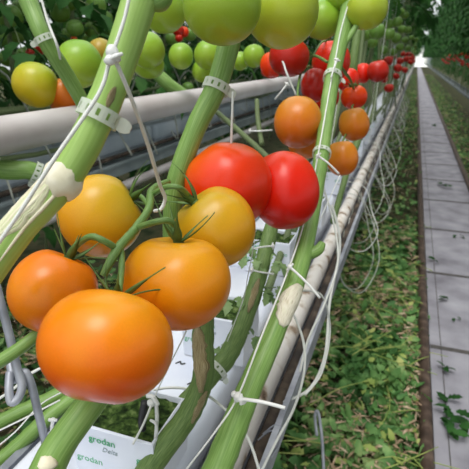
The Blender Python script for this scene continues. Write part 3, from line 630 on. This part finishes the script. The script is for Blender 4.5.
# leaf litter
def litter(name, n, m, lb, sz, seed, zones, flat=.35):
    rr = random.Random(seed); gs = []
    for i in range(n):
        x0, x1, y0, y1, pw = zones[i % len(zones)]
        x = rr.uniform(x0, x1); y = y0+(y1-y0)*rr.random()**pw; s = sz*rr.uniform(.5, 1.3)
        d = Vector((rr.uniform(-1, 1), rr.uniform(-1, 1), rr.uniform(-.2, .35)))
        gs.append(xf(leaflet(s, s*.42, rr.uniform(-.6, .9), rr.uniform(-.4, .5), rr), frame(Vector((x, y, rr.uniform(.008, .06))), d, roll=rr.uniform(-flat, flat)*2)))
    for i in range(n//12 if seed == 2 else 0):
        x0, x1, y0, y1, pw = zones[i % len(zones)]
        c = Vector((rr.uniform(x0, x1), y0+(y1-y0)*rr.random()**pw, rr.uniform(.05, .08))); an = rr.uniform(0, 6.3); L = rr.uniform(.05, .16)
        d = Vector((math.cos(an), math.sin(an), 0))*L; sd = Vector((-d.y, d.x, 0))*rr.uniform(-.3, .3)
        gs.append(tube([(c-d, .0022), (c+sd+Vector((0, 0, .012)), .002), (c+d, .0012)], 4, 3)[:2])
    o = put(name, join(*gs), m, org=(0, 0, 0)); tag(o, lb, 'litter', kind='stuff'); return o
ZN = [(-.42, .17, .9, 4, 1.2), (-.42, .17, 3, 22, 1.6), (.70, 1.05, 2.5, 24, 1.6), (-.42, .17, .9, 3, 1), (-2.1, -.4, .2, 2.4, 1), (-1.9, -.42, .5, 1.8, 1), (-.15, .17, 1, 3, 1), (.70, 1.3, 6, 44, 1.3), (-.42, .17, 8, 44, 1.3)]
litter('leaf_litter', 12500, ms['litter'], 'dark green fallen tomato leaves covering the ground beside the path', .058, 1, ZN, .8)
litter('leaf_litter', 2400, ms['litter_pale'], 'yellowing fallen leaves scattered over the dark green leaf litter', .045, 2, ZN)
def straw(n, seed):
    rr = random.Random(seed); gs = []
    for i in range(n):
        x0, x1, y0, y1, pw = ZN[i % len(ZN)]; g = rr.gauss
        cx = rr.uniform(x0, x1); cy = y0+(y1-y0)*rr.random()**pw; L = rr.uniform(.008, .034); an = rr.uniform(0, 6.3); w = rr.uniform(.0008, .0034); z = rr.uniform(.03, .066)
        if math.sin(cx*9+2)*math.sin(cy*5.3+1) < -.15: continue
        d = Vector((math.cos(an), math.sin(an), rr.uniform(-.2, .2))); s = Vector((-d.y, d.x, 0))*w; c = Vector((cx, cy, z))
        gs.append(([c-d*L-s*.5, c-s+Vector((0, 0, .005)), c+d*L, c+s, c-d*L+s*.5], [(0, 1, 2, 3, 4)]))
    return join(*gs)
tag(put('dry_litter', straw(15000, 4), ms['straw'], org=(0, 0, 0)), 'brown dry leaf crumbs scattered among the fallen green leaves', 'litter', kind='stuff')
# single leaves and clumps on the path
rp_ = random.Random(8)
def gp(x, y, z=.0225):
    q = P(x, y, 1)-CAM; return CAM+q*((z-H)/q.z)
for (x, y, n, s, sp, lb) in ((447, 428, 14, .06, .055, 'fallen green leaves in the big clump at the bottom right of the path'), (437, 372, 3, .05, .03, 'small green leaf on the concrete above the big clump at bottom right'), (446, 188, 4, .09, .05, 'dark leaf lying across the path at the right, farthest big one'),
                         (432, 302, 3, .05, .05, 'small dark green leaf lying left on the path at mid height'), (434, 400, 3, .05, .04, 'small green leaf beside the left rail above the big clump'), (460, 322, 2, .03, .03, 'brownish leaf crumb lying on the middle of the path'),
                         (436, 262, 2, .05, .03, 'dark leaf scrap on the path a little above mid height'), (434, 127, 3, .10, .06, 'dark leaf scrap far along the concrete path'), (458, 238, 2, .05, .03, 'leaf scrap on the path at a joint')):
    c = gp(x, y); gs = []
    for i in range(n):
        an = rp_.uniform(0, 6.3); q = c+Vector((rp_.uniform(-sp, sp), rp_.uniform(-sp, sp)*1.2, .004+.002*i)); q.x = min(.6, max(.27, q.x))
        gs.append(xf(leaflet(s*rp_.uniform(.7, 1.2), s*.4, rp_.uniform(0, .9), .3, rp_), frame(q+Vector((0, 0, s*.2)), Vector((math.cos(an), math.sin(an), rp_.uniform(0, .5))), roll=rp_.uniform(-.8, .8))))
    if n <= 4: o = put('fallen_leaf', join(*gs), ms['leaf_dark'], org=c); tag(o, lb, 'leaf')
    else: 
        for g in gs: tag(put('fallen_leaf', g, ms['leaf_dark'], org=c), lb, 'leaf', 'leaf clump on the path')
# ------------------------------------------------------------------ distant plants
def plant_meshes(seed, z0, z1, nl, L=.34, size=.10, lowz=.85):
    rr = random.Random(seed); pts = []; z = lowz; x = y = 0
    while z < z1+.1:
        pts.append((Vector((x, y, z)), .0075)); z += .3; x += rr.uniform(-.03, .03); y += rr.uniform(-.05, .05)
    st = tube(pts, 8, 4, .06, seed); gs = []; rach = []
    for i in range(nl):
        q = i/nl; zz = z0+(z1-z0)*q; an = i*2.4+rr.uniform(-.4, .4); k = min(len(pts)-1, max(0, int((zz-lowz)/.3))); o = Vector((pts[k][0].x, pts[k][0].y, zz))
        g, pp = leaf(o, Vector((math.cos(an), math.sin(an), .35)), L*rr.uniform(.75, 1.2), rr, size, 3, 1.1); gs.append(g); rach.append(tube(pp, 5, 1))
    rc = join(*rach)
    return mesh('stem', st[0], st[1], ms['stem_far'], st[2]), mesh('foliage', *join(*gs), ms['leaf_dark' if seed % 2 or seed > 33 else 'leaf']), mesh('leaf_stalks', rc[0], rc[1], ms['stem_far'], rc[2])
HI = [plant_meshes(s, 1.62, 3.1, 26) for s in (21, 22, 23)]        # leaves only high up
RT = [plant_meshes(s, 1.46, 3.7, 60, .40, .12, .563) for s in (25, 27, 29)]
BK = [plant_meshes(s, .45, 2.9, 48, .34, .12, 0) for s in (34, 35)]
LO = [plant_meshes(s, 1.22, 2.3, 32, .30, .085, 1.03) for s in (31, 32, 33)]   # leaves down to fruit height
def plant(i, src, x, y, label, group, rz, lean=(0, 0)):
    t = empty('tomato_plant', (x, y, 0)); tag(t, label, 'tomato plant', group); t.rotation_euler = (lean[0], lean[1], rz)
    for n, me in zip(('stem', 'foliage', 'leaf_stalks'), src[i % len(src)]):
        o = bpy.data.objects.new(n, me); COL.objects.link(o); o.parent = t
    return t
rq = random.Random(17)
n = 0
y = 2.6
while y < 84:
    plant(n, HI, -.20+rq.uniform(-.05, .03), y, 'leafy tomato plant farther along the left row beside the path', 'plants of the left row', rq.uniform(0, 6.3), (rq.uniform(-.06, .06), 0)); n += 1; y += .5 if y < 10 else 1.1 if y < 40 else 2.2
y = -1.6
while y < 84:
    plant(n, RT, 1.12+rq.uniform(-.04, .06), y, 'leafy tomato plant in the row right of the path', 'plants of the right row', rq.uniform(0, 6.3), (0, 0)); n += 1; y += .5 if y < 15 else .95 if y < 40 else 2.2
y = -.3
while y < 20:
    plant(n, LO, -1.16+rq.uniform(-.05, .04), y, 'leafy tomato plant in the row behind the white heating pipe', 'plants of the back left row', rq.uniform(0, 6.3), (0, 0)); n += 1; y += .38 if y < 6 else .9
y = 1.0
while y < 12:
    plant(n, BK, -3.1+rq.uniform(-.1, .1), y, 'leafy tomato plant far back, behind the row beyond the heating pipe', 'plants of the farthest left row', rq.uniform(0, 6.3), (rq.uniform(-.04, .04), 0)); n += 1; y += .7
y = .2
while y < 40:
    plant(n, BK, -2.2+rq.uniform(-.1, .1), y, 'leafy tomato plant far back, behind the row beyond the heating pipe', 'plants of the farthest left row', rq.uniform(0, 6.3), (rq.uniform(-.04, .04), 0)); n += 1; y += .45 if y < 10 else 1.2
y = 3
while y < 80:
    plant(n, BK, 2.2+rq.uniform(-.1, .1), y, 'leafy tomato plant standing behind the row right of the path', 'plants of the farthest right row', rq.uniform(0, 6.3), (rq.uniform(-.04, .04), 0)); n += 1; y += .75 if y < 14 else 1.4 if y < 40 else 2.6
# their fruit
far_fruit = {}
for k, m in (('red', 'reddeep'), ('green', 'green_far'), ('orange', 'redor')):
    far_fruit[k] = [mesh('tomato', *fruit_geo(.031, .029, .02, s, 20, 12), ms[m]) for s in (41, 42, 43)]
def far_tom(kind, c, label, group, s=1):
    o = bpy.data.objects.new('tomato', rq.choice(far_fruit[kind])); COL.objects.link(o); o.location = c; o.scale = (s, s, s*rq.uniform(.92, 1.08)); o.rotation_euler = (rq.uniform(-.4, .4), rq.uniform(-.4, .4), rq.uniform(0, 6))
    tag(o, label, 'tomato', group)
def truss(kind, x, y, z, n, label, group, s=1, sx=.03, sy=.035, dz=.055):
    for i in range(n):
        side = 1 if i % 2 else -1
        far_tom(kind, (x+rq.uniform(-.01, .02)+sx*.6*side, y+sy*side+rq.uniform(-.015, .015), z-i*dz*.62+rq.uniform(-.008, .008)), label, group, s*rq.uniform(.85, 1.08))
LG = 'green tomato in the left row beside the path, above the red ones'; LR = 'red tomato in the left row beside the path, farther than the lone oval one'
for (x, y, r) in ((388, 24, 5.5), (397, 22, 5.5), (400, 12, 4.5), (405, 15, 4), (389, 34, 6), (377, 31, 8), (396, 38, 5), (402, 29, 4.5), (408, 30, 4), (400, 47, 4), (405, 40, 3.5), (383, 50, 5), (393, 52, 4), (372, 42, 6), (365, 34, 7), (408, 48, 3), (411, 38, 2.6)):
    d = .029*480/r; far_tom('green', P(x, y, d), LG, 'green fruit down the left row', .93)
for (x, y, r) in ((388, 61, 4.8), (398, 68, 4.2), (400, 61, 3.6), (396, 76, 3.6), (389, 88, 4.8), (405, 70, 3.2), (406, 59, 3), (410, 62, 2.5), (384, 79, 4), (393, 57, 3.5), (409, 54, 2.2), (403, 54, 2.6)):
    d = .029*480/r; far_tom('red', P(x, y, d), LR, 'red fruit down the left row', .93)
y = 6.5
while y < 16:
    truss('red', -.09, y, H+rq.uniform(-.06, .06), 2, LR, 'red fruit down the left row', .93)
    truss('green', -.07, y+.2, H+.2+rq.uniform(-.05, .12), 2, LG, 'green fruit down the left row', .9)
    y += .8
y = 3.2
while y < 22:
    truss('red', .96+rq.uniform(-.03, .05), y, H+.0+rq.uniform(-.14, .06), 2, 'red tomato in the row right of the path', 'red fruit of the right row', .95)
    truss('green', .98+rq.uniform(-.03, .04), y+.1, H+rq.uniform(.08, .2), 1, 'green tomato in the row right of the path, above the red band', 'green fruit of the right row', .8)
    if rq.random() < .35: truss('orange', .97, y+.2, H+.08, 1, 'orange tomato in the row right of the path', 'orange fruit of the right row', .95)
    y += .5
for (x, y, r, d) in ((10, 18, 13, 1.45), (17, 33, 10, 1.5), (8, 58, 9, 1.5), (60, 12, 10, 1.55), (75, 28, 9, 1.5), (96, 5, 10, 1.5), (92, 30, 8, 1.6), (70, 3, 8, 1.6), (105, 18, 8, 1.6), (20, 8, 8, 1.7), (2, 38, 9, 1.6), (68, 35, 7, 1.7), (84, 40, 8, 1.65),
                   (190, 34, 7, 1.8), (172, 38, 7, 1.9), (24, 55, 8, 1.7), (40, 12, 7, 1.7), (0, 75, 10, 1.5), (112, 30, 7, 1.7), (188, 88, 6, 2.0)):
    far_tom('green', P(x, y, d), 'green tomato among the dark leaves of the row behind the heating pipe', 'green fruit of the back left row', px(r, d)/.031)
for (x, y, r, d, k, lb) in ((40, 48, 6.5, 1.45, 'red', 'red tomato behind the clip in the top left corner, larger of two'), (30, 53, 4.5, 1.5, 'red', 'red tomato behind the clip in the top left corner, smaller of two'), (76, 40, 5, 1.6, 'orange', 'orange red tomato peeping out above the round green one'),
                          (178, 30, 6, 1.7, 'red', 'small red tomato in the dark gap above the little green cluster, left one'), (184, 32, 5, 1.72, 'orange', 'small pinkish red tomato in the dark gap above the little green cluster, right one'), (179, 38, 4, 1.7, 'red', 'tiny red tomato below the pair in the dark gap left of the biggest green one'),
                          (266, 72, 5, 1.8, 'red', 'small red tomato seen between the middle vine and the red cluster')):
    far_tom(k, P(x, y, d), lb, None, px(r, d)/.031)
# gutters of the other rows
gutter('growing_gutter', 1.02, 1.20, .56, -2, 85, ms['gutter_grey'], 'grey growing gutter of the row right of the path')
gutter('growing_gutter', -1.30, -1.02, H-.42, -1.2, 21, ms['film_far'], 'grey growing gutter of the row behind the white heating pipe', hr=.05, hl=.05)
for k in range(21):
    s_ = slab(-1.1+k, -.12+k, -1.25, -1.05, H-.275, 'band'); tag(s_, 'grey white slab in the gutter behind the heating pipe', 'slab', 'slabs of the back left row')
o = put('black_strip', tube([(Vector((-1.03, -1.1, H-.352)), .008), (Vector((-1.03, 13.9, H-.352)), .008)], 10, 20), ms['dark_strip'], org=(-1.03, -1.1, H-.352)); tag(o, 'dark strip along the slabs behind the heating pipe', 'dark_strip')  # thin dark tube along the foot of the slabs
o = put('support_rail', tube([(Vector((-1.0, -1.1, H-.46)), .018), (Vector((-1.0, 13.9, H-.46)), .018)], 10, 20), ms['pipe'], org=(-1.0, -1.1, H-.46)); tag(o, 'pale rail hung just below the gutter behind the heating pipe', 'rail')
rv = random.Random(23)
for k in range(9):
    W = []; y = -1.0; x = -1.10+.03*(k % 3) ; z = H-.24+.035*(k//3)+.02*(k % 2)
    while y < 12:
        W.append((Vector((x+rv.uniform(-.025, .03), y, z+rv.uniform(-.03, .03))), .008)); y += .45
    t = empty('tomato_vine', W[0][0]); tag(t, 'bare lying vine bundled along the gutter behind the heating pipe', 'vine', 'lying vines of the back left row'); put('stem', tube(W, 8, 4, .08, k), ms['stem_far'], t)
for k in range(34):
    y = .2+k*.2; x = -1.04; z = H-.27
    W = [(Vector((x-.1, y, z+.05)), .003), (Vector((x, y+.05, z+rv.uniform(.1, .28))), .003), (Vector((x+.04, y+.15, z+rv.uniform(-.02, .15))), .003), (Vector((x+.05, y+.2, z-rv.uniform(.05, .2))), .003), (Vector((x-.08, y+.32, z)), .003)]
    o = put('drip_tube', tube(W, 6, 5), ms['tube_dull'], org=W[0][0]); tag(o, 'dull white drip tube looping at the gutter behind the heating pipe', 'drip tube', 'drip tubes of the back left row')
for k in range(60):     # lying vines and bare stems down the front row
    y = 1.3+k*.33*(1 if k < 26 else 1.5); W = [(Vector((-.24+rv.uniform(-.04, .03), y-.5, ZT+.02)), .008), (Vector((-.21+rv.uniform(-.04, .04), y-.15, ZT+.14)), .008), (Vector((-.22+rv.uniform(-.05, .05), y+.1, H-.08)), .0078), (Vector((-.23, y+.3, H+.35)), .0072)]
    t = empty('tomato_vine', W[0][0]); tag(t, 'bare slanting vine rising from the front gutter farther along the row', 'vine', 'slanting vines of the left row'); put('stem', tube(W, 8, 6, .06, k), ms['stem_far'], t)
for k in range(16):
    y = 1.1+k*.5; x = -.19+rv.uniform(-.03, .04)
    o = put('support_twine', tube([(Vector((x, y, ZT+.06)), .0008), (Vector((x+.01, y+.3, H+.3)), .0008), (Vector((x, y+.45, H+1.0)), .0008)], 5, 5), ms['twine'], org=(x, y, ZT+.06)); tag(o, 'thin white twine holding a vine farther along the left row', 'twine', 'twines of the left row')
# ------------------------------------------------------------------ light
w = bpy.data.worlds.new('sky'); scn.world = w; w.use_nodes = True; N = w.node_tree.nodes; L = w.node_tree.links
tc = N.new('ShaderNodeTexCoord'); sp = N.new('ShaderNodeSeparateXYZ'); rp = N.new('ShaderNodeValToRGB'); L.new(tc.outputs['Generated'], sp.inputs[0]); L.new(sp.outputs[2], rp.inputs[0])
e = rp.color_ramp.elements; e[0].position = 0.0; e[0].color = (.42, .45, .46, 1); e[1].position = .75; e[1].color = (1, 1.0, .98, 1)
L.new(rp.outputs[0], N['Background'].inputs['Color']); N['Background'].inputs['Strength'].default_value = 1.6
sl = bpy.data.lights.new('sun', 'SUN'); sl.energy = 1.7; sl.angle = math.radians(27); sl.color = (1, .98, .94)
so = bpy.data.objects.new('sun', sl); COL.objects.link(so); so.location = (0, 0, 6)
ld = cdir(-.12, .72, .55); so.rotation_mode = 'QUATERNION'; so.rotation_quaternion = Vector((0, 0, 1)).rotation_difference(ld)
vs = scn.view_settings; vs.view_transform = 'Standard'; vs.look = 'None'; vs.exposure = 0.1; vs.gamma = 1; vs.use_curve_mapping = False
